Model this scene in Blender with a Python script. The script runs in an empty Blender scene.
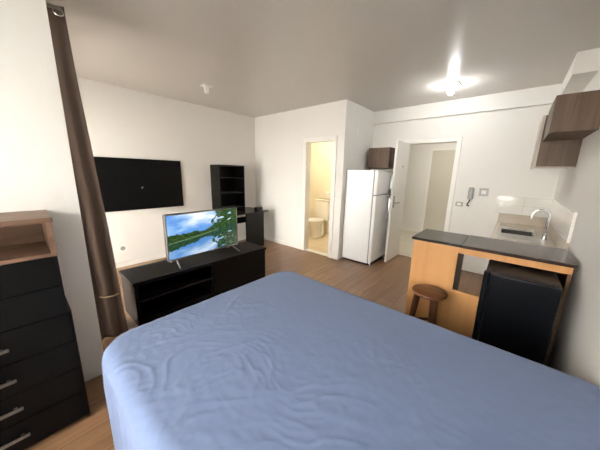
import bpy, bmesh, math, random
from mathutils import Vector, Matrix, noise
random.seed(4)
S = bpy.context.scene
COL = S.collection
PI = math.pi

# ------------------------------------------------------------------ materials
def srgb(r, g, b):
    f = lambda c: (c / 12.92 if c <= .04045 else ((c + .055) / 1.055) ** 2.4)
    return (f(r / 255), f(g / 255), f(b / 255), 1)

def mat(name, col, rough=.5, metal=0, spec=.5, bump=0, bscale=80, vary=0, vscale=3, trans=0, coat=0):
    m = bpy.data.materials.new(name); m.use_nodes = True
    nt = m.node_tree; b = nt.nodes['Principled BSDF']
    b.inputs['Base Color'].default_value = col
    b.inputs['Roughness'].default_value = rough
    b.inputs['Metallic'].default_value = metal
    b.inputs['Specular IOR Level'].default_value = spec
    b.inputs['Transmission Weight'].default_value = trans
    b.inputs['Coat Weight'].default_value = coat
    tc = nt.nodes.new('ShaderNodeTexCoord')
    if vary:
        n = nt.nodes.new('ShaderNodeTexNoise'); n.inputs['Scale'].default_value = vscale; n.inputs['Detail'].default_value = 5
        nt.links.new(tc.outputs['Object'], n.inputs['Vector'])
        r = nt.nodes.new('ShaderNodeMixRGB'); r.blend_type = 'MIX'
        r.inputs[1].default_value = tuple(c * (1 - vary) for c in col[:3]) + (1,)
        r.inputs[2].default_value = tuple(min(1, c * (1 + vary)) for c in col[:3]) + (1,)
        nt.links.new(n.outputs['Fac'], r.inputs[0]); nt.links.new(r.outputs[0], b.inputs['Base Color'])
    if bump:
        n = nt.nodes.new('ShaderNodeTexNoise'); n.inputs['Scale'].default_value = bscale; n.inputs['Detail'].default_value = 4
        nt.links.new(tc.outputs['Object'], n.inputs['Vector'])
        bp = nt.nodes.new('ShaderNodeBump'); bp.inputs['Strength'].default_value = bump; bp.inputs['Distance'].default_value = .01
        nt.links.new(n.outputs['Fac'], bp.inputs['Height']); nt.links.new(bp.outputs[0], b.inputs['Normal'])
    return m

def wood(name, c1, c2, axis=2, scale=1.0, rough=.45, spec=.4):
    m = bpy.data.materials.new(name); m.use_nodes = True
    nt = m.node_tree; b = nt.nodes['Principled BSDF']
    b.inputs['Roughness'].default_value = rough; b.inputs['Specular IOR Level'].default_value = spec
    tc = nt.nodes.new('ShaderNodeTexCoord'); mp = nt.nodes.new('ShaderNodeMapping')
    sc = [22 * scale] * 3; sc[axis] = 1.4 * scale
    mp.inputs['Scale'].default_value = sc
    n = nt.nodes.new('ShaderNodeTexNoise'); n.inputs['Scale'].default_value = 1; n.inputs['Detail'].default_value = 8; n.inputs['Distortion'].default_value = .6
    cr = nt.nodes.new('ShaderNodeValToRGB')
    cr.color_ramp.elements[0].position = .3; cr.color_ramp.elements[0].color = c1
    cr.color_ramp.elements[1].position = .7; cr.color_ramp.elements[1].color = c2
    nt.links.new(tc.outputs['Object'], mp.inputs[0]); nt.links.new(mp.outputs[0], n.inputs['Vector'])
    nt.links.new(n.outputs['Fac'], cr.inputs[0]); nt.links.new(cr.outputs[0], b.inputs['Base Color'])
    return m

def emit(name, col, s):
    m = bpy.data.materials.new(name); m.use_nodes = True
    b = m.node_tree.nodes['Principled BSDF']
    b.inputs['Base Color'].default_value = col
    b.inputs['Emission Color'].default_value = col; b.inputs['Emission Strength'].default_value = s
    return m

def bricks(name, c1, c2, mortar, w, h, msize, rot=0, offset=.5, rough=.4, grain=0, gaxis=0, spec=.5):
    m = bpy.data.materials.new(name); m.use_nodes = True
    nt = m.node_tree; b = nt.nodes['Principled BSDF']
    b.inputs['Roughness'].default_value = rough; b.inputs['Specular IOR Level'].default_value = spec
    tc = nt.nodes.new('ShaderNodeTexCoord'); mp = nt.nodes.new('ShaderNodeMapping')
    mp.inputs['Rotation'].default_value = rot if isinstance(rot, tuple) else (0, 0, rot)
    br = nt.nodes.new('ShaderNodeTexBrick'); br.offset = offset
    br.inputs['Color1'].default_value = c1; br.inputs['Color2'].default_value = c2; br.inputs['Mortar'].default_value = mortar
    br.inputs['Scale'].default_value = 1; br.inputs['Brick Width'].default_value = w; br.inputs['Row Height'].default_value = h
    br.inputs['Mortar Size'].default_value = msize; br.inputs['Mortar Smooth'].default_value = .2
    nt.links.new(tc.outputs['Object'], mp.inputs[0]); nt.links.new(mp.outputs[0], br.inputs['Vector'])
    out = br.outputs['Color']
    if grain:
        mp2 = nt.nodes.new('ShaderNodeMapping'); sc = [26, 26, 26]; sc[gaxis] = 1.6; mp2.inputs['Scale'].default_value = sc
        n = nt.nodes.new('ShaderNodeTexNoise'); n.inputs['Scale'].default_value = 1; n.inputs['Detail'].default_value = 8; n.inputs['Distortion'].default_value = 1.0
        nt.links.new(tc.outputs['Object'], mp2.inputs[0]); nt.links.new(mp2.outputs[0], n.inputs['Vector'])
        cr = nt.nodes.new('ShaderNodeValToRGB')
        cr.color_ramp.elements[0].position = .3; cr.color_ramp.elements[0].color = (1 - grain, 1 - grain * 1.1, 1 - grain * 1.2, 1)
        cr.color_ramp.elements[1].position = .7; cr.color_ramp.elements[1].color = (1, 1, 1, 1)
        nt.links.new(n.outputs['Fac'], cr.inputs[0])
        mx = nt.nodes.new('ShaderNodeMixRGB'); mx.blend_type = 'MULTIPLY'; mx.inputs[0].default_value = 1
        nt.links.new(out, mx.inputs[1]); nt.links.new(cr.outputs[0], mx.inputs[2]); out = mx.outputs[0]
    nt.links.new(out, b.inputs['Base Color'])
    return m

M = {}
M['wall'] = mat('wall_paint', srgb(227, 225, 220), .55, spec=.3, bump=.04, bscale=60, vary=.015)
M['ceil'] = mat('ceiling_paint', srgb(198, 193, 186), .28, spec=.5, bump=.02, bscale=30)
M['trim'] = mat('white_trim', srgb(232, 230, 224), .4, vary=.02)
M['bathwall'] = mat('bathroom_wall_tile', srgb(236, 226, 200), .3, vary=.03)
M['floor'] = bricks('laminate_floor', srgb(156, 121, 90), srgb(140, 107, 78), srgb(86, 63, 45), 1.25, .19, .0022, rot=PI / 2, offset=.37, rough=.38, grain=.32, gaxis=1)
M['bathfloor'] = bricks('bathroom_floor_tile', srgb(214, 196, 164), srgb(206, 187, 155), srgb(170, 155, 130), .45, .45, .004, offset=0, rough=.3)
M['hallfloor'] = bricks('corridor_floor_tile', srgb(206, 198, 182), srgb(199, 190, 173), srgb(165, 157, 143), .5, .5, .004, offset=0, rough=.3)
M['black'] = wood('black_wood', srgb(9, 8, 8), srgb(16, 14, 13), axis=1, rough=.45, spec=.25)
M['blackfront'] = wood('black_drawer_front', srgb(6, 6, 6), srgb(11, 10, 10), axis=1, rough=.55, spec=.15)
M['desktop'] = mat('desk_top_grey_sheen', srgb(58, 52, 49), .25, spec=.6, vary=.08, vscale=30)  # black desk top lightened, its grey reflection put into the colour
M['blackin'] = mat('black_interior', srgb(6, 6, 6), .7, spec=.2, vary=.1)
M['panel'] = mat('matt_black_board', srgb(5, 5, 6), .6, spec=.15, vary=.1)
M['oak'] = wood('dresser_brown_wood', srgb(94, 70, 54), srgb(126, 99, 80), axis=1, rough=.45)
M['shadedoak'] = wood('dresser_shaded_side', srgb(58, 42, 33), srgb(76, 56, 44), axis=2, rough=.5)  # the dresser's brown wood with shadow painted into the colour
M['walnut'] = wood('walnut_cabinet', srgb(80, 62, 49), srgb(110, 89, 73), axis=2, scale=.8, rough=.5)
M['edge'] = mat('cabinet_edge_band', srgb(196, 186, 174), .4, vary=.03)
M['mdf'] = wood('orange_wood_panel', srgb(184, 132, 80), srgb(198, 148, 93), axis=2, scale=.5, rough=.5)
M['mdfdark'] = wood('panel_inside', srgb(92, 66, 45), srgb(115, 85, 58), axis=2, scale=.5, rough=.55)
M['topleft'] = mat('charcoal_laminate', srgb(42, 40, 36), .22, spec=.4, vary=.12, vscale=60)
M['topright'] = mat('brown_grey_laminate', srgb(58, 41, 36), .2, spec=.4, vary=.12, vscale=60)
M['stool'] = wood('stool_wood', srgb(82, 48, 28), srgb(128, 80, 48), axis=0, scale=1.3, rough=.4)
M['stoolleg'] = wood('stool_leg_wood', srgb(70, 40, 24), srgb(104, 62, 38), axis=2, scale=1.3, rough=.42)
M['appliance'] = mat('white_enamel', srgb(236, 237, 236), .22, spec=.5, vary=.01)
M['gasket'] = mat('grey_gasket', srgb(120, 122, 124), .6, vary=.05)
M['minifridge'] = mat('black_enamel', srgb(8, 9, 14), .35, spec=.22, bump=.05, bscale=220, vary=.05)
M['minitop'] = mat('grey_lit_appliance_top', srgb(30, 30, 32), .45, spec=.5, vary=.05)  # black cabinet, with the grey light on its top put into the colour
M['chrome'] = mat('chrome', srgb(220, 222, 225), .12, 1, vary=.02)
M['steel'] = mat('brushed_steel', srgb(150, 148, 142), .3, 1, vary=.06, vscale=25)
M['basin'] = mat('shaded_steel_basin', srgb(84, 82, 78), .35, .8, vary=.06, vscale=25)  # sink steel darkened to paint the shadow inside the bowl
M['silver'] = mat('silver_plastic', srgb(150, 146, 138), .3, .7, vary=.03)
M['granite'] = mat('beige_granite', srgb(180, 169, 152), .25, vary=.16, vscale=70)
M['tile'] = bricks('white_glazed_tile', srgb(226, 224, 217), srgb(222, 220, 213), srgb(200, 197, 190), .3, .12, .003, offset=0, rough=.06, rot=(PI / 2, 0, 0))
M['tileside'] = bricks('white_glazed_tile_side', srgb(226, 224, 217), srgb(222, 220, 213), srgb(200, 197, 190), .3, .12, .003, offset=0, rough=.06, rot=(PI / 2, 0, PI / 2))
M['plastic'] = mat('white_plastic', srgb(232, 230, 224), .35, vary=.02)
M['greyplastic'] = mat('grey_plastic', srgb(150, 150, 150), .4, vary=.03)
M['phone'] = mat('light_grey_plastic', srgb(172, 171, 168), .4, vary=.03)
M['darkplastic'] = mat('dark_plastic', srgb(26, 26, 28), .4, vary=.05)
M['ceramic'] = mat('white_ceramic', srgb(238, 232, 218), .12, spec=.6, vary=.01)
M['cord'] = mat('beige_cord', srgb(176, 150, 118), .7, vary=.05)
M['orangecord'] = mat('orange_cable', srgb(196, 110, 56), .5, vary=.05)
M['glass'] = mat('window_glass', (1, 1, 1, 1), 0, trans=1, spec=.3)
M['lamp'] = emit('led_panel', (.98, .99, 1, 1), 88)
M['bathlamp'] = emit('warm_bulb', (1, .89, .68, 1), 36)
M['halllamp'] = emit('corridor_bulb', (1, .97, .9, 1), 20)
M['doorgrey'] = mat('corridor_door_paint', srgb(196, 190, 176), .45, vary=.02)

def cloth(name, c, bscale, vary=.06):
    m = mat(name, c, .85, spec=.2, vary=vary, vscale=9)
    b = m.node_tree.nodes['Principled BSDF']; b.inputs['Sheen Weight'].default_value = .12
    nt = m.node_tree; tc = nt.nodes['Texture Coordinate']
    n = nt.nodes.new('ShaderNodeTexNoise'); n.inputs['Scale'].default_value = bscale; n.inputs['Detail'].default_value = 3
    nt.links.new(tc.outputs['Object'], n.inputs['Vector'])
    bp = nt.nodes.new('ShaderNodeBump'); bp.inputs['Strength'].default_value = .12; bp.inputs['Distance'].default_value = .004
    nt.links.new(n.outputs['Fac'], bp.inputs['Height']); nt.links.new(bp.outputs[0], b.inputs['Normal'])
    return m
M['sheet'] = cloth('blue_cotton', srgb(106, 121, 153), 160, .03)
M['mattress'] = cloth('mattress_cloth', srgb(215, 212, 205), 80)
M['curtain'] = cloth('brown_curtain_cloth', srgb(106, 90, 79), 120, .08)

def screen_mat():
    m = bpy.data.materials.new('television_picture'); m.use_nodes = True
    nt = m.node_tree; b = nt.nodes['Principled BSDF']
    a = nt.nodes.new('ShaderNodeAttribute'); a.attribute_name = 'picture'
    b.inputs['Base Color'].default_value = (.01, .01, .01, 1); b.inputs['Roughness'].default_value = .25
    nt.links.new(a.outputs['Color'], b.inputs['Emission Color']); b.inputs['Emission Strength'].default_value = .36
    return m
M['screen'] = screen_mat()

# ------------------------------------------------------------------ mesh helpers
ORG = {}
def box(bm, x0, x1, y0, y1, z0, z1, bev=0, seg=2, mtx=None):
    r = bmesh.ops.create_cube(bm, size=1)
    vs = r['verts']
    for v in vs:
        v.co = Vector(((x0 + x1) / 2 + v.co.x * (x1 - x0), (y0 + y1) / 2 + v.co.y * (y1 - y0), (z0 + z1) / 2 + v.co.z * (z1 - z0)))
    if bev:
        es = list({e for v in vs for e in v.link_edges})
        q = bmesh.ops.bevel(bm, geom=es, offset=bev, segments=seg, profile=.5, affect='EDGES')
        vs = list({v for v in q['verts']} | {v for v in vs if v.is_valid})
    if mtx is not None:
        bmesh.ops.transform(bm, matrix=mtx, verts=vs)
    return vs

def tube(bm, pts, rad, n=10, cap=True):
    pts = [Vector(p) for p in pts]
    rads = rad if isinstance(rad, (list, tuple)) else [rad] * len(pts)
    rings = []
    t0 = (pts[1] - pts[0]).normalized()
    a = Vector((0, 0, 1)) if abs(t0.z) < .9 else Vector((1, 0, 0))
    u = t0.cross(a).normalized()
    for i, p in enumerate(pts):
        t = (pts[min(i + 1, len(pts) - 1)] - pts[max(i - 1, 0)]).normalized()
        u = (u - t * u.dot(t)).normalized(); w = t.cross(u)
        rings.append([bm.verts.new(p + (u * math.cos(2 * PI * k / n) + w * math.sin(2 * PI * k / n)) * rads[i]) for k in range(n)])
    for i in range(len(rings) - 1):
        for k in range(n):
            bm.faces.new((rings[i][k], rings[i][(k + 1) % n], rings[i + 1][(k + 1) % n], rings[i + 1][k]))
    if cap:
        bm.faces.new(list(reversed(rings[0]))); bm.faces.new(rings[-1])

def loft(bm, rings, n=28, pw=1.0):
    """rings of (cx, cy, z, rx, ry)"""
    R = []
    for cx, cy, z, rx, ry in rings:
        ring = []
        for k in range(n):
            a = 2 * PI * k / n; c, s = math.cos(a), math.sin(a)
            ring.append(bm.verts.new((cx + rx * math.copysign(abs(c) ** pw, c), cy + ry * math.copysign(abs(s) ** pw, s), z)))
        R.append(ring)
    for i in range(len(R) - 1):
        for k in range(n):
            bm.faces.new((R[i][k], R[i][(k + 1) % n], R[i + 1][(k + 1) % n], R[i + 1][k]))
    bm.faces.new(list(reversed(R[0]))); bm.faces.new(R[-1])

def obj(name, bm, material, parent=None, smooth=False, kind=None, org=None):
    """links a bmesh given in world coordinates as one mesh object"""
    bmesh.ops.recalc_face_normals(bm, faces=bm.faces)
    if parent is not None:
        o0 = ORG[parent.name]
    else:
        if org is None:
            bm.verts.ensure_lookup_table()
            xs = [v.co.x for v in bm.verts]; ys = [v.co.y for v in bm.verts]; zs = [v.co.z for v in bm.verts]
            org = ((min(xs) + max(xs)) / 2, (min(ys) + max(ys)) / 2, min(zs))
        o0 = Vector(org)
    bmesh.ops.translate(bm, vec=-o0, verts=bm.verts)
    me = bpy.data.meshes.new(name); bm.to_mesh(me); bm.free()
    o = bpy.data.objects.new(name, me); COL.objects.link(o)
    if material is not None: me.materials.append(material)
    if smooth:
        for p in me.polygons: p.use_smooth = True
        try: me.set_sharp_from_angle(angle=math.radians(38))
        except Exception: pass
    if parent is not None: o.parent = parent
    else: o.location = o0
    ORG[o.name] = o0
    if kind: o['kind'] = kind
    return o

def bobj(name, dims, material, parent=None, bev=0, **k):
    bm = bmesh.new(); box(bm, *dims, bev=bev); return obj(name, bm, material, parent, **k)

def tag(o, label, cat, group=None):
    o['label'] = label; o['category'] = cat
    if group: o['group'] = group
    return o

def thing(name, loc, label=None, cat=None, group=None, kind=None):
    o = bpy.data.objects.new(name, None); COL.objects.link(o); o.location = loc
    o.empty_display_size = .1
    ORG[o.name] = Vector(loc)
    if label: tag(o, label, cat, group)
    if kind: o['kind'] = kind
    return o

def struct(name, boxes, material, bev=0):
    bm = bmesh.new()
    for d in boxes: box(bm, *d, bev=bev)
    return obj(name, bm, material, kind='structure')

# ------------------------------------------------------------------ room dimensions
H = 2.6
XL, XR = -4.378, .4025      # television wall, kitchen wall
YB = 3.532                  # bathroom wall face
XC = -2.149                 # bathroom side wall face
YE = 4.565                  # entry wall face
XS, YS = -2.07, .25         # short wall beside the window
YK = -1.3                   # wall behind the viewpoint
YH = 6.87                   # far corridor wall

def window(name, a0, a1, y, z0, z1, mull):
    w = thing(name, ((a0 + a1) / 2, y, z0), kind='structure')
    bm = bmesh.new(); t = .05
    box(bm, a0, a0 + t, y - .04, y + .04, z0, z1); box(bm, a1 - t, a1, y - .04, y + .04, z0, z1)
    box(bm, a0 + t, a1 - t, y - .04, y + .04, z1 - t, z1); box(bm, a0 + t, a1 - t, y - .04, y + .04, z0, z0 + t)
    for k in range(1, mull):
        xm = a0 + (a1 - a0) * k / mull
        box(bm, xm - t / 2, xm + t / 2, y - .04, y + .04, z0 + t, z1 - t)
    obj('window_frame', bm, M['trim'], w)
    bobj('window_pane', (a0 + t, a1 - t, y - .004, y + .004, z0 + t, z1 - t), M['glass'], w)
    return w

# floor, ceiling
struct('floor', [(-4.6, .6, -1.5, 7.0, -.1, 0)], M['floor'])
struct('floor_bathroom', [(XL, -2.249, 3.56, 4.98, 0.0005, .008)], M['bathfloor'])
struct('floor_corridor', [(-3.0, .4, 4.60, YH, 0.0005, .008)], M['hallfloor'])
struct('ceiling', [(-4.6, .6, -1.5, 7.0, H, H + .1)], M['ceil'])
# walls
struct('wall_left', [(XL - .12, XL, -.1, 5.1, 0, H)], M['wall'])
DB0, DB1, DBH = -2.93, -2.345, 2.02       # bathroom door opening
struct('wall_bathroom', [(XL, DB0, YB, YB + .1, 0, H), (DB1, XC, YB, YB + .1, 0, H), (DB0, DB1, YB, YB + .1, DBH, H)], M['wall'])
struct('wall_bathroom_side', [(XC - .1, XC, YB + .1, YE, 0, H)], M['wall'])
struct('wall_bathroom_back', [(XL, XC - .1, 4.98, 5.1, 0, H)], M['bathwall'])
DE0, DE1, DEH = -1.52, -.765, 2.015        # entry door opening
struct('wall_entry', [(XC - .1, DE0, YE, YE + .12, 0, H), (DE1, XR + .1, YE, YE + .12, 0, H), (DE0, DE1, YE, YE + .12, DEH, H)], M['wall'])
struct('wall_right', [(XR, XR + .12, YK - .12, YE, 0, H)], M['wall'])
WB0, WB1, WBZ0, WBZ1 = -1.95, .1, .7, 2.35
struct('wall_back', [(XS - .2, WB0, YK - .12, YK, 0, H), (WB1, XR, YK - .12, YK, 0, H), (WB0, WB1, YK - .12, YK, 0, WBZ0), (WB0, WB1, YK - .12, YK, WBZ1, H)], M['wall'])
struct('wall_short', [(XS - .2, XS, YK, YS, 0, H)], M['wall'])
WN0, WN1, WNZ0, WNZ1 = -4.3, -2.4, .06, 2.44
struct('wall_window', [(XL, WN0, YS - .2, YS, 0, H), (WN1, XS - .2, YS - .2, YS, 0, H), (WN0, WN1, YS - .2, YS, 0, WNZ0), (WN0, WN1, YS - .2, YS, WNZ1, H)], M['wall'])
window('window_1', WN0, WN1, YS - .1, WNZ0, WNZ1, 2)
window('window_2', WB0, WB1, YK - .06, WBZ0, WBZ1, 2)
# corridor shell
struct('wall_corridor_far', [(-3.12, .52, YH, YH + .1, 0, H)], M['wall'])
struct('wall_corridor_left', [(-3.12, -3.0, 5.1, YH, 0, H)], M['wall'])
struct('wall_corridor_right', [(.4, .52, YE + .12, YH, 0, H)], M['wall'])
# beams
struct('ceiling_beam', [(XC, XR, 4.50, YE, 2.388, H)], M['wall'])
struct('ceiling_soffit', [(.243, XR, 3.513, 4.50, 2.415, H)], M['wall'])
# baseboards
BH, BT = .075, .012
struct('baseboard_left', [(XL, XL + BT, YS, YB, 0, BH)], M['trim'])
struct('baseboard_bathroom', [(XL + BT, DB0 - .07, YB - BT, YB, 0, BH), (DB1 + .065, XC, YB - BT, YB, 0, BH)], M['trim'])
struct('baseboard_entry', [(DE1 + .062, -.13, YE - BT, YE, 0, BH)], M['trim'])
struct('baseboard_right', [(XR - BT, XR, YK, 2.2, 0, BH)], M['trim'])
struct('baseboard_corridor', [(-3.0, -1.76, YH - BT, YH, 0.008, BH)], M['trim'])

# door to the bathroom: frame only
d1 = thing('door_1', ((DB0 + DB1) / 2, YB, 0), kind='structure')
bm = bmesh.new(); fw = .062
box(bm, DB0 - fw, DB0 + .012, YB - .018, YB + .118, 0, DBH + fw, .004)
box(bm, DB1 - .012, DB1 + fw, YB - .018, YB + .118, 0, DBH + fw, .004)
box(bm, DB0 + .012, DB1 - .012, YB - .018, YB + .118, DBH - .012, DBH + fw, .004)
obj('door_frame', bm, M['trim'], d1)
bobj('threshold', (DB0 + .012, DB1 - .012, YB - .005, YB + .1, .0085, .016), M['trim'], d1)

# entry door: frame and open leaf
d2 = thing('door_2', ((DE0 + DE1) / 2, YE, 0), kind='structure')
bm = bmesh.new(); fw = .055
box(bm, DE0 - fw, DE0 + .012, YE - .018, YE + .138, 0, DEH + fw, .004)
box(bm, DE1 - .012, DE1 + fw, YE - .018, YE + .138, 0, DEH + fw, .004)
box(bm, DE0 + .012, DE1 - .012, YE - .018, YE + .138, DEH - .012, DEH + fw, .004)
obj('door_frame', bm, M['trim'], d2)
lf = bobj('door_leaf', (-1.502, -1.467, 3.985, 4.545, .012, 2.0), M['trim'], d2, bev=.003)
bm = bmesh.new()
box(bm, -1.467, -1.459, 4.015, 4.07, .95, 1.14, .002)
tube(bm, [(-1.46, 4.042, 1.03), (-1.42, 4.042, 1.03), (-1.41, 4.055, 1.03), (-1.41, 4.155, 1.03)], .009)
obj('door_handle', bm, M['steel'], lf, smooth=True)
bm = bmesh.new()
box(bm, -1.51, -1.502, 4.015, 4.07, .95, 1.14, .002)
obj('lock_plate', bm, M['steel'], lf)
bm = bmesh.new(); tube(bm, [(-1.467, 4.31, 1.62), (-1.461, 4.31, 1.62)], .018, 16); 
obj('peephole', bm, M['greyplastic'], lf, smooth=True)
# corridor door on the far wall
d3 = thing('door_3', (-1.2, YH, 0), kind='structure')
bm = bmesh.new()
box(bm, -1.70, -1.645, YH - .03, YH, .008, 2.14); box(bm, -.80, -.745, YH - .03, YH, .008, 2.14); box(bm, -1.645, -.80, YH - .03, YH, 2.085, 2.14)
obj('door_frame', bm, M['trim'], d3)
bobj('door_leaf', (-1.645, -.80, YH - .012, YH, .008, 2.085), M['doorgrey'], d3)

# ------------------------------------------------------------------ bed
bed = thing('bed', (-.5, .82, 0), 'double bed under a creased blue fitted sheet, filling the foreground', 'bed')
BX0, BX1, BY0, BY1, BZ = -1.478, .385, .145, 1.522, .635
def sheet_mesh():
    bm = bmesh.new()
    r = .07; cr = .10
    ix0, ix1, iy0, iy1 = BX0 + r + cr, BX1 - .03, BY0 + r + cr, BY1 - r - cr
    drop = .58
    nx, ny = 420, 340
    ex = drop + r + cr
    V = []
    for j in range(ny + 1):
        row = []
        for i in range(nx + 1):
            px = ix0 - ex + (ix1 - ix0 + 2 * ex) * i / nx
            py = iy0 - ex + (iy1 - iy0 + 2 * ex) * j / ny
            cx, cy = min(max(px, ix0), ix1), min(max(py, iy0), iy1)
            dx, dy = px - cx, py - cy
            dd = max(abs(dx), abs(dy))
            L = math.hypot(dx, dy)
            nrm = Vector((dx / L, dy / L, 0)) if L > 1e-9 else Vector((0, 0, 0))
            if dd <= cr:
                k = dd; pos = Vector((cx, cy, BZ)) + nrm * k; side = 0
            else:
                a = min((dd - cr) / r, PI / 2)
                pos = Vector((cx, cy, BZ)) + nrm * (cr + r * math.sin(a)); pos.z -= r * (1 - math.cos(a))
                extra = max(0, dd - cr - r * PI / 2)
                pos.z -= extra; side = min(1, extra / .12)
                if side > 0:
                    w = noise.noise(Vector((cx * 7 + nrm.x * 1.5, cy * 7 + nrm.y * 1.5, .3))) * .022 + noise.noise(Vector((cx * 22 + nrm.x * 5, cy * 22 + nrm.y * 5, 2.3 + pos.z))) * .008
                    pos += nrm * side * (w * .8 + .004)
                    
            if pos.x > XR - .016: pos.x = XR - .016
            top = 1 - side
            # creases: thin ridges in drifting directions, stronger where people sit near the viewpoint
            p = Vector((pos.x, pos.y, 0))
            big = noise.noise(p * 1.7 + Vector((3, 1, 0))) * .004
            msk = max(0, min(1, .70 - .8 * (pos.y - .3) + .7 * noise.noise(p * 2.6 + Vector((9, 2, 0)))))
            msk *= max(0, min(1, 1.0 - .9 * (pos.x + .35)))
            cre = 0
            for sc, amp, off, ph in ((10, .0050, 2.5, 0), (21, .0052, 2.1, 7), (38, .0034, 2.9, 13)):
                ang = off + 1.2 * noise.noise(p * 1.6 + Vector((5 + ph, 5, ph)))
                q = Vector((pos.x * math.cos(ang) + pos.y * math.sin(ang), (-pos.x * math.sin(ang) + pos.y * math.cos(ang)) * .20, ph))
                rg = 1 - abs(noise.noise(q * sc)) * 3.4
                gate = max(0, min(1, .5 + 1.6 * noise.noise(p * 4.1 + Vector((ph, 1, 3)))))
                cre += max(0, rg) ** 2 * amp * gate
            fine = noise.noise(Vector((pos.x * 30, pos.y * 30, 0))) * .0008
            pos.z += (big + cre * (.12 + .88 * msk) + fine) * (top * .9 + .1)
            row.append(bm.verts.new(pos))
        V.append(row)
    for j in range(ny):
        for i in range(nx):
            bm.faces.new((V[j][i], V[j][i + 1], V[j + 1][i + 1], V[j + 1][i]))
    return bm
sh = obj('fitted_sheet', sheet_mesh(), M['sheet'], bed, smooth=True)
bobj('mattress', (BX0 + .03, BX1 - .03, BY0 + .03, BY1 - .03, .32, BZ - .03), M['mattress'], bed, bev=.04)
bobj('bed_base', (BX0 + .05, BX1 - .05, BY0 + .05, BY1 - .05, .06, .318), M['blackin'], bed, bev=.01)
for x in (BX0 + .12, BX1 - .12):
    for y in (BY0 + .12, BY1 - .12):
        bm = bmesh.new(); tube(bm, [(x, y, 0), (x, y, .06)], .025, 12); obj('leg', bm, M['black'], bed)

# ------------------------------------------------------------------ dresser
DX0, DX1, DY0, DY1 = -2.06, -1.72, -.62, .106
dr = thing('dresser', ((DX0 + DX1) / 2, (DY0 + DY1) / 2, 0), 'brown and black dresser with open top shelf and bar handles by the short wall', 'dresser')
DYU = DY1 - .014
bobj('top_panel', (DX0, DX1 + .008, DY0 - .004, DYU + .006, 1.203, 1.228), M['oak'], dr, bev=.003)
bobj('side_panel', (DX0, DX1 - .0205, DYU - .02, DYU, .7055, 1.0275), M['shadedoak'], dr)
bobj('shelf_side', (DX0, DX1, DYU - .02, DYU, 1.028, 1.2025), M['oak'], dr)
bobj('side_panel', (DX0, DX1 - .0205, DY1 - .02, DY1, 0, .705), M['shadedoak'], dr)
bobj('side_panel', (DX0, DX1 - .0205, DY0, DY0 + .02, 0, 1.2025), M['oak'], dr)
bobj('shelf', (DX0 + .012, DX1, DY0 + .02, DYU - .0205, 1.028, 1.046), M['oak'], dr)
bobj('back_panel', (DX0, DX0 + .011, DY0 + .02, DYU - .0205, .706, 1.2025), M['oak'], dr)
bobj('carcass', (DX0 + .012, DX1 - .022, DY0 + .021, DYU - .021, .02, 1.027), M['blackin'], dr)
def front(z0, z1, handle):
    f = bobj('drawer' if handle else 'flap', (DX1 - .02, DX1 + (0 if handle else .004), DY0 + .004, (DY1 - .005 if handle else DYU - .0005), z0 + .001, z1 - .001), M['blackfront'], dr, bev=.002)
    if handle:
        zc = handle; bm = bmesh.new(); ya, yb = -.385, -.13
        box(bm, DX1 + .016, DX1 + .028, ya, yb, zc - .008, zc + .008, .003)
        for y in (ya + .02, yb - .032): box(bm, DX1 - .001, DX1 + .017, y, y + .012, zc - .006, zc + .006)
        obj('handle', bm, M['steel'], f)
front(.868, 1.027, 0); front(.706, .867, 0)
for z0, z1, h in ((.532, .703, .615), (.362, .53, .445), (.2, .36, .283), (.03, .198, .121)): front(z0, z1, h)

# ------------------------------------------------------------------ curtain
cur = thing('curtain', (-2.6, .4, 0), 'long brown grommet curtain gathered beside the short white wall', 'curtain')
def curtain_mesh():
    bm = bmesh.new(); nz = 70
    folds = 7; per = 14
    rows = []
    for k in range(nz + 1):
        t = k / nz                       # 0 top, 1 bottom
        z = 2.515 - t * (2.515 - .03)
        yl = .287 + .008 * t; wdt = .094 + .108 * t ** 1.25
        row = []
        n = folds * per
        for i in range(n + 1):
            s = i / per; f = int(min(s, folds - 1e-6)); u = s - f
            uu = u if f % 2 == 0 else 1 - u
            # smooth turn of the cloth at each side
            yy = .5 - .5 * math.cos(PI * uu)
            y = yl + wdt * (1 - yy) * (1 - .10 * noise.noise(Vector((f * 3.1, t * 1.5, 0))))
            x = -2.44 - s * .052 + (.001 + .016 * t ** 1.1) * math.sin(4.6 * PI * uu + f * 1.3 + .9 * t) + .01 * noise.noise(Vector((s * 2, t * 4, 5)))
            y += .006 * t * noise.noise(Vector((s * 1.7, t * 3, 8)))
            row.append(bm.verts.new((x, y, z)))
        rows.append(row)
    for k in range(nz):
        for i in range(len(rows[0]) - 1):
            bm.faces.new((rows[k][i], rows[k][i + 1], rows[k + 1][i + 1], rows[k + 1][i]))
    return bm
ct = obj('curtain_cloth', curtain_mesh(), M['curtain'], cur, smooth=True)
md = ct.modifiers.new('thick', 'SOLIDIFY'); md.thickness = .003
bm = bmesh.new()
def ring(bm, c, r, rt, axis='x', n=22, m=8):
    R = []
    for k in range(n):
        a = 2 * PI * k / n; d = Vector((0, math.cos(a), math.sin(a)))
        R.append([bm.verts.new(Vector(c) + d * (r + rt * math.cos(2 * PI * q / m)) + Vector((1, 0, 0)) * rt * math.sin(2 * PI * q / m)) for q in range(m)])
    for k in range(n):
        for q in range(m):
            bm.faces.new((R[k][q], R[(k + 1) % n][q], R[(k + 1) % n][(q + 1) % m], R[k][(q + 1) % m]))
ring(bm, (-2.428, .347, 2.47), .023, .006)
obj('grommet', bm, M['chrome'], cur, smooth=True)
bm = bmesh.new()
pts = []
for k in range(28):
    a = 2 * PI * k / 27
    pts.append((-2.62 + .205 * math.cos(a), .41 + .098 * math.sin(a), .40 + .025 * math.cos(a)))
tube(bm, pts, .006, 8)
obj('tie_cord', bm, M['cord'], cur, smooth=True)
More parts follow.
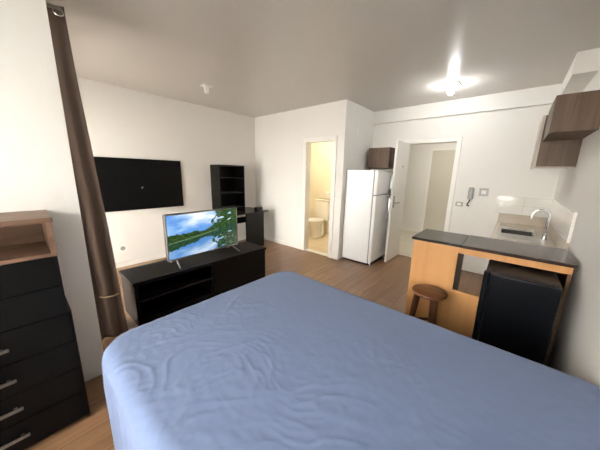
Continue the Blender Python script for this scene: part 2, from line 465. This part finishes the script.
rod = thing('curtain_rod', (-3.3, .347, 2.47), 'slim metal rod carrying the brown curtain near the ceiling', 'curtain rod')
bm = bmesh.new(); tube(bm, [(-4.3, .347, 2.47), (-2.40, .347, 2.47)], .013, 14); obj('pole', bm, M['steel'], rod, smooth=True)
bm = bmesh.new(); loft(bm, [(-2.40, .347, 2.455, .006, .006), (-2.40, .347, 2.458, .016, .016), (-2.40, .347, 2.482, .016, .016), (-2.40, .347, 2.485, .006, .006)], 16)
obj('finial', bm, M['silver'], rod, smooth=True)
bobj('bracket', (-4.31, -4.295, YS, .36, 2.455, 2.485), M['steel'], rod); bobj('bracket', (-2.395, -2.38, YS, .36, 2.46, 2.48), M['steel'], rod)

# ------------------------------------------------------------------ black wall board
bm = bmesh.new(); box(bm, XL + .002, XL + .035, .64, 1.9, .865, 1.63, .003)
wp = thing('wall_panel', (XL + .02, 1.287, .865), 'flat matt black board hung on the left wall with a tiny central hole', 'wall panel')
obj('board', bm, M['panel'], wp)
bm = bmesh.new(); ring(bm, (XL + .036, 1.287, 1.2), .012, .004); tube(bm, [(XL + .033, 1.287, 1.2), (XL + .037, 1.287, 1.2)], .01)
obj('hole_cap', bm, M['silver'], wp, smooth=True)

# ------------------------------------------------------------------ television stand
TX0, TX1, TY0, TY1, TZ = -2.94, -2.485, .575, 2.175, .45
ts = thing('television_stand', ((TX0 + TX1) / 2, (TY0 + TY1) / 2, 0), 'low long black stand with open compartments, under the switched-on television', 'tv stand')
bobj('top', (TX0, TX1, TY0, TY1, TZ - .035, TZ), M['black'], ts, bev=.003)
for y in (TY0 + .01, TY1 - .04): bobj('side_panel', (TX0 + .01, TX1 - .015, y, y + .03, 0, TZ - .0355), M['black'], ts)
bobj('divider', (TX0 + .02, TX1 - .03, 1.36, 1.385, .06, TZ - .0355), M['black'], ts)
bobj('shelf', (TX0 + .02, TX1 - .03, TY0 + .04, 1.36, .235, .255), M['black'], ts)
bobj('plinth', (TX0 + .02, TX1 - .02, TY0 + .04, TY1 - .04, 0, .06), M['black'], ts)
bobj('back_panel', (TX0 + .01, TX0 + .02, TY0 + .04, TY1 - .04, .06, TZ - .0355), M['black'], ts)
bobj('door', (TX1 - .034, TX1 - .016, 1.387, TY1 - .042, .065, TZ - .04), M['black'], ts, bev=.002)

# ------------------------------------------------------------------ television
TVM = Matrix.Translation((-2.685, 1.41, .45)) @ Matrix.Rotation(math.radians(3.0), 4, 'Z')
tv = thing('television', (-2.685, 1.41, .45), 'flat-screen television showing a lake and trees, standing on the long black stand', 'television')
W2, TB, TT = .455, .064, .568
bm = bmesh.new(); box(bm, -.05, -.002, -W2, W2, TB, TT, .006); bmesh.ops.transform(bm, matrix=TVM, verts=bm.verts)
obj('casing', bm, M['darkplastic'], tv)
bm = bmesh.new(); bz = .012
box(bm, -.004, .006, -W2, W2, TB, TB + .016, .001); box(bm, -.004, .006, -W2, W2, TT - bz, TT, .001)
box(bm, -.004, .006, -W2, -W2 + bz, TB + .016, TT - bz, .001); box(bm, -.004, .006, W2 - bz, W2, TB + .016, TT - bz, .001)
bmesh.ops.transform(bm, matrix=TVM, verts=bm.verts); obj('bezel', bm, M['silver'], tv)
def pic(u, v):
    fn = lambda x, y, q=0: noise.fractal(Vector((x, y, q)), 1.0, 2.0, 5)
    hz = .36 + .24 * max(0, min(1, u)) ** 1.2
    mir = v < hz
    w = hz + (hz - v) * 1.05 if mir else v
    if mir: w += fn(u * 3, v * 46, 4) * .008
    c = fn(u * 2.6 + .4, w * 4.2, 1) * .75 + .36 + .25 * (u - .3) + .25 * (w - .8)
    c = max(0, min(1, c * 1.2))
    col = Vector((92, 146, 212)).lerp(Vector((232, 238, 246)), c)
    hill = hz + .03 + .15 * max(0, 1 - abs(u - .64) / .22)
    if w < hill + .012 * fn(u * 18, 0): col = Vector((66, 96, 92)).lerp(Vector((52, 86, 60)), max(0, min(1, .5 + fn(u * 12, w * 12))))
    lt = hz + .20 - .22 * u + .04 * fn(u * 10, 3, 2) + .02 * fn(u * 38, 2)
    if u < .66 and w < lt:
        g = max(0, min(1, .36 + .7 * fn(u * 24, w * 30, 3)))
        col = Vector((16, 38, 18)).lerp(Vector((78, 112, 46)), g)
    rt = .60 + .09 * fn(w * 5, 5) + .03 * fn(w * 40, 7) + .10 * max(0, w - .8)
    if u > rt and fn(u * 13, w * 13, 9) > -.22 - 1.2 * (u - rt):
        g = max(0, min(1, .30 + .75 * fn(u * 26, w * 26, 6)))
        col = Vector((12, 36, 15)).lerp(Vector((92, 132, 58)), g)
    if mir:
        col = col * .80 + Vector((4, 12, 20))
        if u > .80 - .1 * v and v < .36:
            col = Vector((30, 50, 34)).lerp(Vector((112, 122, 104)), max(0, min(1, .4 + fn(u * 22, v * 22, 12))))
    k = max(0, 1 - abs(v - hz) / .018)
    if u < .7: col = col.lerp(Vector((150, 176, 140)), .75 * k)
    return [max(0, min(255, x)) for x in col]
bm = bmesh.new(); NX, NY = 190, 110
y0, y1, z0, z1 = -W2 + bz, W2 - bz, TB + .016, TT - bz
G = [[bm.verts.new((.001, y0 + (y1 - y0) * i / NX, z0 + (z1 - z0) * j / NY)) for i in range(NX + 1)] for j in range(NY + 1)]
for j in range(NY):
    for i in range(NX): bm.faces.new((G[j][i], G[j][i + 1], G[j + 1][i + 1], G[j + 1][i]))
bmesh.ops.transform(bm, matrix=TVM, verts=bm.verts)
scr = obj('screen', bm, M['screen'], tv)
at = scr.data.color_attributes.new('picture', 'FLOAT_COLOR', 'POINT')
for j in range(NY + 1):
    for i in range(NX + 1): at.data[j * (NX + 1) + i].color = srgb(*pic(i / NX, j / NY))
for y in (-.36, .36):
    bm = bmesh.new(); s = 1 if y > 0 else -1
    tube(bm, [(-.02, y, .075), (.12, y + .03 * s, .008)], [.010, .008], 8); tube(bm, [(-.02, y, .075), (-.12, y + .02 * s, .008)], [.010, .008], 8)
    bmesh.ops.transform(bm, matrix=TVM, verts=bm.verts); obj('foot', bm, M['silver'], tv, smooth=True)

# ------------------------------------------------------------------ desk, hutch and what is on them
dk = thing('desk', (-4.0, 2.95, 0), 'small black corner desk with a solid side pedestal, below the black bookcase', 'desk')
bobj('desk_top', (XL + .015, -3.68, 2.44, 3.31, .70, .722), M['desktop'], dk, bev=.002)
bobj('leg_panel', (-3.75, -3.71, 2.77, 3.19, 0, .6995), M['black'], dk, bev=.002)
bobj('end_panel', (-4.02, -3.72, 2.45, 2.465, 0, .6995), M['black'], dk)
bobj('stretcher', (XL + .30, XL + .32, 2.466, 3.30, .46, .58), M['black'], dk)
bobj('rear_leg', (XL + .02, XL + .06, 3.26, 3.30, 0, .6995), M['black'], dk)
hu = thing('bookcase', (XL + .16, 2.73, .723), 'empty black bookcase of open shelves, standing on the black desk', 'bookcase')
HX0, HX1, HY0, HY1, HZ0, HZ1 = XL + .006, -4.06, 2.452, 3.0, .7225, 1.592
for y in (HY0, HY1 - .018): bobj('side_panel', (HX0, HX1, y, y + .018, HZ0, HZ1), M['black'], hu)
bobj('top_panel', (HX0, HX1 + .004, HY0 + .018, HY1 - .018, HZ1 - .02, HZ1), M['black'], hu)
bobj('back_panel', (HX0, HX0 + .008, HY0 + .018, HY1 - .018, HZ0, HZ1 - .02), M['blackin'], hu)
for z in (1.35, 1.068, .78): bobj('shelf', (HX0 + .008, HX1 - .004, HY0 + .018, HY1 - .018, z - .009, z + .009), M['black'], hu)
bm = bmesh.new(); box(bm, -3.88, -3.77, 3.08, 3.22, .7225, .782, .008); box(bm, -3.87, -3.78, 3.09, 3.21, .782, .79, .003)
tag(obj('desk_box', bm, M['darkplastic']), 'small black box lying on the right end of the black desk', 'box')  # plain dark box on the desk
bm = bmesh.new()
pts = [(-3.86 + .015 * math.sin(k * .9), 2.60 + .055 * math.cos(k * .7) * (1 - k / 40), .012 + .50 * (k / 30) ** 1.6) for k in range(31)]
tube(bm, [(-3.8, 2.72, .008), (-3.82, 2.69, .009)] + pts, .006, 8)
tag(obj('power_cable', bm, M['orangecord'], smooth=True), 'orange power cable hanging under the black desk', 'cable')

# ------------------------------------------------------------------ refrigerator
FX0, FX1, FY0, FY1, FZ = -2.132, -1.59, 3.63, 4.25, 1.543
fr = thing('refrigerator', ((FX0 + FX1) / 2, (FY0 + FY1) / 2, 0), 'tall white two-door refrigerator beside the open entry door', 'refrigerator')
bobj('cabinet', (FX0, FX1 - .065, FY0, FY1, .03, FZ), M['appliance'], fr, bev=.012)
bobj('gasket', (FX1 - .0648, FX1 - .056, FY0 + .012, FY1 - .012, .06, FZ - .012), M['gasket'], fr)
fz = bobj('freezer_door', (FX1 - .056, FX1, FY0, FY1, 1.165, FZ), M['appliance'], fr, bev=.014)
fd = bobj('refrigerator_door', (FX1 - .056, FX1, FY0, FY1, .06, 1.155), M['appliance'], fr, bev=.014)
bm = bmesh.new(); yh = FY1 - .14
tube(bm, [(FX1 - .002, yh, 1.47), (FX1 + .03, yh, 1.45), (FX1 + .03, yh, 1.23), (FX1 - .002, yh, 1.2)], .011, 10); obj('handle', bm, M['chrome'], fz, smooth=True)
bm = bmesh.new()
tube(bm, [(FX1 - .002, yh, 1.11), (FX1 + .03, yh, 1.09), (FX1 + .03, yh, .74), (FX1 - .002, yh, .72)], .011, 10); obj('handle', bm, M['chrome'], fd, smooth=True)
bobj('grille', (FX0 + .02, FX1 - .03, FY0 + .02, FY1 - .02, .005, .0295), M['darkplastic'], fr)
for y in (FY0 + .04, FY1 - .04):
    for x in (FX0 + .06, FX1 - .04):
        bm = bmesh.new(); tube(bm, [(x, y, 0), (x, y, .06 if x > -1.7 else .03)], .02, 12); obj('foot', bm, M['appliance'] if x > -1.7 else M['darkplastic'], fr)

# cabinet above the refrigerator
kc = thing('wall_cabinet', (-1.9, 4.4, 1.6), 'small walnut wall cabinet above the white refrigerator', 'cabinet', 'walnut kitchen wall cabinets')
bobj('body', (-2.07, -1.69, 4.27, YE - .001, 1.59, 1.938), M['walnut'], kc, bev=.002)
bobj('door', (-2.07, -1.69, 4.251, 4.2695, 1.592, 1.936), M['walnut'], kc, bev=.002)

# upper cabinets on the right wall
uc = thing('wall_cabinet', (.27, 3.15, 1.83), 'shorter walnut wall cabinet nearest the viewpoint on the right wall', 'cabinet', 'walnut kitchen wall cabinets')
bobj('body', (.158, XR - .001, 2.85, 3.446, 1.832, 2.105), M['walnut'], uc, bev=.002)
bobj('door', (.138, .1575, 2.852, 3.444, 1.825, 2.105), M['walnut'], uc, bev=.002)
uc = thing('wall_cabinet', (.27, 3.7, 1.585), 'deeper-hanging walnut wall cabinet over the sink, with a pale door edge', 'cabinet', 'walnut kitchen wall cabinets')
bobj('body', (.126, XR - .001, 3.449, 3.98, 1.588, 2.07), M['walnut'], uc, bev=.002)
dd = bobj('door', (.106, .1255, 3.451, 3.978, 1.58, 2.07), M['edge'], uc, bev=.001)
bm = bmesh.new(); box(bm, .1035, .1058, 3.449, 3.98, 1.578, 2.07); box(bm, .1035, XR - .002, 3.4475, 3.4487, 1.578, 1.587); obj('edge_strip', bm, M['edge'], dd)

# ------------------------------------------------------------------ peninsula counter
CZ = .946; CY0, CY1 = 2.245, 2.69
pc = thing('counter_cabinet', (-.44, 2.47, 0), 'orange wood counter unit with a charcoal top, behind the wooden stool', 'counter', None)
bobj('worktop', (-.618, -.247, CY0 - .01, CY1, CZ - .022, CZ), M['topleft'], pc, bev=.003)
bobj('front_panel', (-.603, -.262, CY0 + .008, CY0 + .026, .0, CZ - .0225), M['mdf'], pc)
bm = bmesh.new(); box(bm, -.603, -.585, CY0 + .0262, CY1 - .02, 0, CZ - .0225); obj('side_panel', bm, M['mdf'], pc)
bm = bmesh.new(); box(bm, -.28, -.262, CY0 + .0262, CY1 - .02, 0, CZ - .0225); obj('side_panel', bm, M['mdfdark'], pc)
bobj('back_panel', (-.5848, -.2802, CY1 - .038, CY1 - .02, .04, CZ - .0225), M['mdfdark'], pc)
pt = thing('counter_table', (.07, 2.47, 0), 'long brown-topped counter on an orange wood frame, over the black mini fridge', 'counter', None)
bobj('worktop', (-.2465, .374, CY0 - .01, CY1 + .02, CZ - .024, CZ - .001), M['topright'], pt, bev=.003)
bobj('apron', (-.2615, .362, CY0 + .008, CY0 + .026, .872, CZ - .0245), M['mdf'], pt)
bobj('lower_panel', (-.2615, -.078, CY0 + .008, CY0 + .026, 0, .555), M['mdf'], pt)
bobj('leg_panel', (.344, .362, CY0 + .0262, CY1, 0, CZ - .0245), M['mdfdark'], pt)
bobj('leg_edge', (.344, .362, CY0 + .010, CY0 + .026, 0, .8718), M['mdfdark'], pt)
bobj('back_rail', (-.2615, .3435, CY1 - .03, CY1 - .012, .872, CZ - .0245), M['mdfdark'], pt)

# ------------------------------------------------------------------ mini fridge
mf = thing('mini_fridge', (.12, 2.25, 0), 'black mini fridge tucked under the brown counter, beside the right wall', 'mini fridge')
MX0, MX1, MY0, MY1, MZ = -.062, .305, 2.0, 2.50, .845
bobj('cabinet', (MX0, MX1, MY0 + .06, MY1, .025, MZ), M['minitop'], mf, bev=.008)
dd = bobj('door', (MX0 + .028, MX1, MY0, MY0 + .055, .05, MZ + .002), M['minifridge'], mf, bev=.012)
bobj('door_grip', (MX0 - .008, MX0 + .0275, MY0 + .012, MY0 + .056, .05, MZ + .002), M['minifridge'], dd, bev=.009)
bm = bmesh.new(); tube(bm, [(-.025, 2.09, MZ), (-.025, 2.09, MZ + .012)], .012, 12); box(bm, -.035, .0, 2.07, 2.083, MZ, MZ + .008); obj('hinge_cap', bm, M['darkplastic'], mf)
for x in (MX0 + .04, MX1 - .04):
    for y in (MY0 + .1, MY1 - .05):
        bm = bmesh.new(); tube(bm, [(x, y, 0), (x, y, .025)], .015, 10); obj('foot', bm, M['darkplastic'], mf)

# ------------------------------------------------------------------ stool
SX, SY, SZ = -.398, 2.102, .56
st = thing('stool', (SX, SY, 0), 'round wooden stool with splayed legs in front of the orange panel', 'stool')
bm = bmesh.new(); R_ = .131
loft(bm, [(SX, SY, SZ - .034, R_ - .02, R_ - .02), (SX, SY, SZ - .028, R_ - .006, R_ - .006), (SX, SY, SZ - .018, R_, R_), (SX, SY, SZ - .008, R_ - .003, R_ - .003), (SX, SY, SZ, R_ - .016, R_ - .016)], 40)
obj('seat', bm, M['stool'], st, smooth=True)
legs = []
for k in range(3):
    a = PI + .12 + 2 * PI / 3 * k
    p0 = Vector((SX + .082 * math.cos(a), SY + .082 * math.sin(a), SZ - .034)); p1 = Vector((SX + .132 * math.cos(a), SY + .132 * math.sin(a), 0.004))
    if p1.y > CY0 - .01: p1.y = CY0 - .012
    legs.append((p0, p1)); bm = bmesh.new(); tube(bm, [p0, p0.lerp(p1, .5), p1], [.026, .025, .021], 12); obj('leg', bm, M['stoolleg'], st, smooth=True)
for k in range(3):
    a = legs[k]; b = legs[(k + 1) % 3]; f = .42 if k % 2 else .5
    bm = bmesh.new(); tube(bm, [a[0].lerp(a[1], f), b[0].lerp(b[1], f)], .011, 10); obj('rung', bm, M['stoolleg'], st, smooth=True)

# ------------------------------------------------------------------ sink run along the right wall
KX0, KY0 = -.115, 2.78
sc = thing('sink_cabinet', (.15, 3.6, 0), 'white base cabinet under the pale sink worktop behind the counter', 'cabinet')
bobj('bottom_board', (KX0 + .04, XR - .002, KY0 + .04, YE - .022, .08, .10), M['plastic'], sc)
bobj('side_board', (KX0 + .04, XR - .002, KY0 + .02, KY0 + .0395, .08, .808), M['plastic'], sc)
bobj('side_board', (KX0 + .04, XR - .002, YE - .0215, YE - .002, .08, .808), M['plastic'], sc)
for k in range(3):
    y0 = KY0 + .025 + k * .585; bobj('door', (KX0 + .02, KX0 + .0395, y0, y0 + .575, .085, .80), M['plastic'], sc, bev=.003)
bobj('plinth', (KX0 + .07, XR - .002, KY0 + .03, YE - .002, 0, .0798), M['greyplastic'], sc)
wt = thing('sink_worktop', (.15, 3.6, .81), 'pale stone worktop with an inset steel sink, along the right wall', 'worktop')
bx0, bx1, by0, by1 = -.045, .24, 3.66, 3.965
bm = bmesh.new(); z0, z1 = .81, .84
box(bm, KX0, bx0, KY0, YE - .002, z0, z1); box(bm, bx1, XR - .002, KY0, YE - .002, z0, z1)
box(bm, bx0, bx1, KY0, by0, z0, z1); box(bm, bx0, bx1, by1, YE - .002, z0, z1)
obj('slab', bm, M['granite'], wt)
bm = bmesh.new(); box(bm, KX0, XR - .025, YE - .022, YE - .002, .84, .97, .002); box(bm, XR - .022, XR - .002, KY0 + .08, YE - .0225, .84, .97, .002); obj('upstand', bm, M['granite'], wt)
bm = bmesh.new(); t = .004
box(bm, bx0, bx1, by0, by1, .68, .684); box(bm, bx0, bx0 + t, by0, by1, .684, .842); box(bm, bx1 - t, bx1, by0, by1, .684, .842)
box(bm, bx0 + t, bx1 - t, by0, by0 + t, .684, .842); box(bm, bx0 + t, bx1 - t, by1 - t, by1, .684, .842)
obj('sink_basin', bm, M['basin'], wt)
bm = bmesh.new()
for a in ((bx0 - .025, bx0, by0 - .34, by1 + .20), (bx1, bx1 + .025, by0 - .34, by1 + .20), (bx0, bx1, by0 - .34, by0), (bx0, bx1, by1, by1 + .20)): box(bm, a[0], a[1], a[2], a[3], .8405, .844)
obj('sink_rim', bm, M['steel'], wt)
bm = bmesh.new(); tube(bm, [(.10, 3.81, .6842), (.10, 3.81, .687)], .04, 18); obj('drain', bm, M['chrome'], wt, smooth=True)
fx, fy = .318, 3.585
fa = thing('faucet', (fx, fy, .84), 'chrome gooseneck faucet rising behind the sink', 'faucet')
bm = bmesh.new()
pts = [(fx, fy, .845), (fx, fy, 1.085)] + [(fx - .065 + .065 * math.cos(a), fy, 1.085 + .065 * math.sin(a)) for a in [PI * k / 14 for k in range(1, 15)]] + [(fx - .13, fy, 1.045)]
tube(bm, pts, .0095, 12); obj('spout', bm, M['chrome'], fa, smooth=True)
bm = bmesh.new(); loft(bm, [(fx, fy, .8405, .028, .028), (fx, fy, .848, .028, .028), (fx, fy, .854, .017, .017), (fx, fy, .91, .016, .016)], 20); obj('base', bm, M['chrome'], fa, smooth=True)
bm = bmesh.new(); tube(bm, [(fx, fy - .012, .895), (fx, fy - .05, .905), (fx, fy - .075, .915)], [.008, .007, .006], 10); obj('lever', bm, M['chrome'], fa, smooth=True)
bs = thing('backsplash', (.13, YE, .9705), 'glazed white tile strip at the head of the sink, on the entry wall', 'backsplash')
bobj('tile_strip', (-.165, XR - .010, YE - .009, YE - .001, .9705, 1.212), M['tile'], bs)
bs = thing('backsplash', (XR, 3.7, .9705), 'glazed white tile strip beside the sink, on the right wall', 'backsplash')
bobj('tile_strip', (XR - .009, XR - .001, 2.865, YE - .0095, .9705, 1.212), M['tileside'], bs)
bobj('end_trim', (XR - .018, XR - .001, 2.852, 2.8645, .9705, 1.216), M['trim'], bs)

# ------------------------------------------------------------------ small things on the walls
ic = thing('intercom', (-.49, YE, 1.13), 'white intercom handset on the entry wall right of the door', 'intercom')
bobj('base_plate', (-.525, -.455, YE - .022, YE - .001, 1.145, 1.31), M['greyplastic'], ic, bev=.006)
bm = bmesh.new(); box(bm, -.522, -.458, YE - .058, YE - .023, 1.135, 1.32, .016, 3); obj('handset', bm, M['phone'], ic, smooth=True)
bm = bmesh.new(); tube(bm, [(-.49, YE - .035, 1.135), (-.497, YE - .03, 1.10), (-.515, YE - .025, 1.065), (-.513, YE - .02, 1.04), (-.498, YE - .02, 1.035), (-.49, YE - .02, 1.05)], .009, 8); obj('cord', bm, M['darkplastic'], ic, smooth=True)
def plate(name, c, axis, sz, label, cat, hole=True):
    x, y, z = c; t = thing(name, c, label, cat)
    if axis == 'y':
        bobj('cover', (x - sz[0] / 2, x + sz[0] / 2, y - .009, y - .001, z - sz[1] / 2, z + sz[1] / 2), M['phone'], t, bev=.002)
        if hole: bobj('rocker', (x - sz[0] / 4, x + sz[0] / 4, y - .013, y - .0092, z - sz[1] / 4, z + sz[1] / 4), M['plastic'], t, bev=.001)
    else:
        bobj('cover', (x + .001, x + .009, y - sz[0] / 2, y + sz[0] / 2, z - sz[1] / 2, z + sz[1] / 2), M['plastic'], t, bev=.002)
        if hole:
            bm = bmesh.new()
            tube(bm, [(x + .009, y, z), (x + .0105, y, z)], min(sz) * .27, 16); obj('socket', bm, M['greyplastic'], t)
plate('light_switch', (-.335, YE, 1.255), 'y', (.115, .115), 'square white wall switch to the right of the intercom', 'switch')
plate('light_switch', (-.622, YE, 1.05), 'y', (.10, .07), 'small white switch plate low beside the entry door frame', 'switch')
plate('wall_outlet', (XL, .945, .29), 'x', (.12, .13), 'white wall outlet below the black board', 'outlet')
plate('junction_cover', (XC - .001, 3.93, 2.19), 'x', (.075, .13), 'blank white cover plate high above the refrigerator', 'cover plate', False)  # blank junction cover without a switch

# ------------------------------------------------------------------ ceiling fittings
cl = thing('ceiling_lamp', (-.79, 3.77, H), 'lit ceiling lamp with a square white plate near the entry door', 'ceiling lamp')
bobj('canopy', (-.88, -.70, 3.68, 3.86, H - .016, H - .001), M['plastic'], cl, bev=.004)
bm = bmesh.new(); loft(bm, [(-.79, 3.77, H - .05, .022, .022), (-.79, 3.77, H - .0162, .03, .03)], 20); obj('socket', bm, M['plastic'], cl, smooth=True)
bm = bmesh.new(); loft(bm, [(-.79, 3.77, H - .118, .004, .004), (-.79, 3.77, H - .114, .018, .018), (-.79, 3.77, H - .10, .03, .03), (-.79, 3.77, H - .082, .034, .034), (-.79, 3.77, H - .066, .029, .029), (-.79, 3.77, H - .0502, .02, .02)], 24); obj('bulb', bm, M['lamp'], cl, smooth=True)
ch = thing('lamp_holder', (-3.34, 1.88, H), 'unlit white lamp holder on the ceiling above the television', 'lamp holder')
bm = bmesh.new(); box(bm, -3.40, -3.28, 1.82, 1.94, H - .018, H - .001, .006); obj('canopy', bm, M['plastic'], ch)
bm = bmesh.new(); loft(bm, [(-3.34, 1.88, H - .105, .012, .012), (-3.34, 1.88, H - .098, .026, .026), (-3.34, 1.88, H - .07, .03, .03), (-3.34, 1.88, H - .0182, .034, .034)], 20); obj('socket', bm, M['plastic'], ch, smooth=True)

# ------------------------------------------------------------------ bathroom contents
to = thing('toilet', (-3.4, 4.5, .008), 'white toilet seen through the bathroom doorway', 'toilet')
tx = -3.40
bm = bmesh.new(); loft(bm, [(tx, 4.52, .0085, .115, .20), (tx, 4.52, .05, .105, .18), (tx, 4.50, .17, .095, .165), (tx, 4.47, .28, .135, .21), (tx, 4.46, .36, .175, .245), (tx, 4.46, .40, .18, .25)], 32); obj('bowl', bm, M['ceramic'], to, smooth=True)
bm = bmesh.new(); loft(bm, [(tx, 4.455, .4005, .185, .255), (tx, 4.455, .418, .19, .26), (tx, 4.455, .432, .18, .25)], 32); obj('seat', bm, M['plastic'], to, smooth=True)
bm = bmesh.new(); box(bm, tx - .19, tx + .19, 4.72, 4.95, .38, .84, .03, 4); box(bm, tx - .10, tx + .10, 4.62, 4.73, .02, .39, .03, 3); obj('tank', bm, M['ceramic'], to, smooth=True)
bm = bmesh.new(); box(bm, tx - .20, tx + .20, 4.71, 4.955, .84, .872, .012, 3); obj('tank_lid', bm, M['ceramic'], to, smooth=True)
lg = tag(bobj('bathroom_shelf', (-3.5, -2.9, 4.86, 4.98, .93, 1.02), M['ceramic'], bev=.008), 'white shelf ledge on the bathroom wall above the toilet tank', 'shelf')
bl = thing('bathroom_lamp', (-3.0, 4.2, H), 'warm round lamp on the bathroom ceiling, out of sight', 'ceiling lamp')
bm = bmesh.new(); loft(bm, [(-3.2, 4.2, H - .07, .06, .06), (-3.2, 4.2, H - .05, .11, .11), (-3.2, 4.2, H - .0012, .12, .12)], 24); obj('globe', bm, M['bathlamp'], bl, smooth=True)
hl = thing('corridor_lamp', (-1.2, 5.7, H), 'round lamp on the corridor ceiling, out of sight', 'ceiling lamp')
bm = bmesh.new(); loft(bm, [(-1.2, 5.7, H - .07, .06, .06), (-1.2, 5.7, H - .05, .13, .13), (-1.2, 5.7, H - .0012, .15, .15)], 24); obj('globe', bm, M['halllamp'], hl, smooth=True)

# ------------------------------------------------------------------ daylight
w = bpy.data.worlds.new('daylight'); S.world = w; w.use_nodes = True
nt = w.node_tree; bg = nt.nodes['Background']; bg.inputs[1].default_value = 1.0
tc = nt.nodes.new('ShaderNodeTexCoord'); sx = nt.nodes.new('ShaderNodeSeparateXYZ'); cr = nt.nodes.new('ShaderNodeValToRGB')
mr = nt.nodes.new('ShaderNodeMapRange'); mr.inputs[1].default_value = -1; mr.inputs[2].default_value = 1
nt.links.new(tc.outputs['Generated'], sx.inputs[0]); nt.links.new(sx.outputs['Z'], mr.inputs[0]); nt.links.new(mr.outputs[0], cr.inputs[0])
e = cr.color_ramp.elements
e[0].position = .44; e[0].color = (1.7, 1.63, 1.5, 1); e[1].position = .53; e[1].color = (8.0, 7.7, 7.2, 1)
nt.links.new(cr.outputs[0], bg.inputs[0])
def portal(name, x0, x1, y, z0, z1):
    l = bpy.data.lights.new(name, 'AREA'); l.shape = 'RECTANGLE'; l.size = x1 - x0; l.size_y = z1 - z0
    l.cycles.is_portal = True
    o = bpy.data.objects.new(name, l); COL.objects.link(o)
    o.location = ((x0 + x1) / 2, y, (z0 + z1) / 2); o.rotation_euler = (PI / 2, 0, PI)   # shines along +y
portal('window_daylight', WN0, WN1, YS - .22, WNZ0, WNZ1)
portal('window_daylight', WB0, WB1, YK - .14, WBZ0, WBZ1)

# ------------------------------------------------------------------ camera
cam = bpy.data.cameras.new('camera'); co = bpy.data.objects.new('camera', cam); COL.objects.link(co)
f_px, pitch, yaw, roll, hh = 244.66, -.2082, -.711, .0226, 1.47
cam.sensor_fit = 'HORIZONTAL'; cam.sensor_width = 36; cam.lens = 36 * f_px / 600; cam.clip_start = .02; cam.clip_end = 60
cy, sy, cp, sp, cr, sr = math.cos(yaw), math.sin(yaw), math.cos(pitch), math.sin(pitch), math.cos(roll), math.sin(roll)
fwd = Vector((sy * cp, cy * cp, sp)); right = Vector((cy, -sy, 0)); up = right.cross(fwd)
r2 = right * cr + up * sr; u2 = up * cr - right * sr
co.matrix_world = Matrix(((r2.x, u2.x, -fwd.x, 0), (r2.y, u2.y, -fwd.y, 0), (r2.z, u2.z, -fwd.z, hh), (0, 0, 0, 1)))
S.camera = co
S.view_settings.view_transform = 'Standard'; S.view_settings.look = 'None'
S.view_settings.exposure = 1.85; S.view_settings.gamma = 1; S.view_settings.use_curve_mapping = False
S.cycles.max_bounces = 10; S.cycles.diffuse_bounces = 6; S.cycles.caustics_refractive = True
S.cycles.use_denoising = True
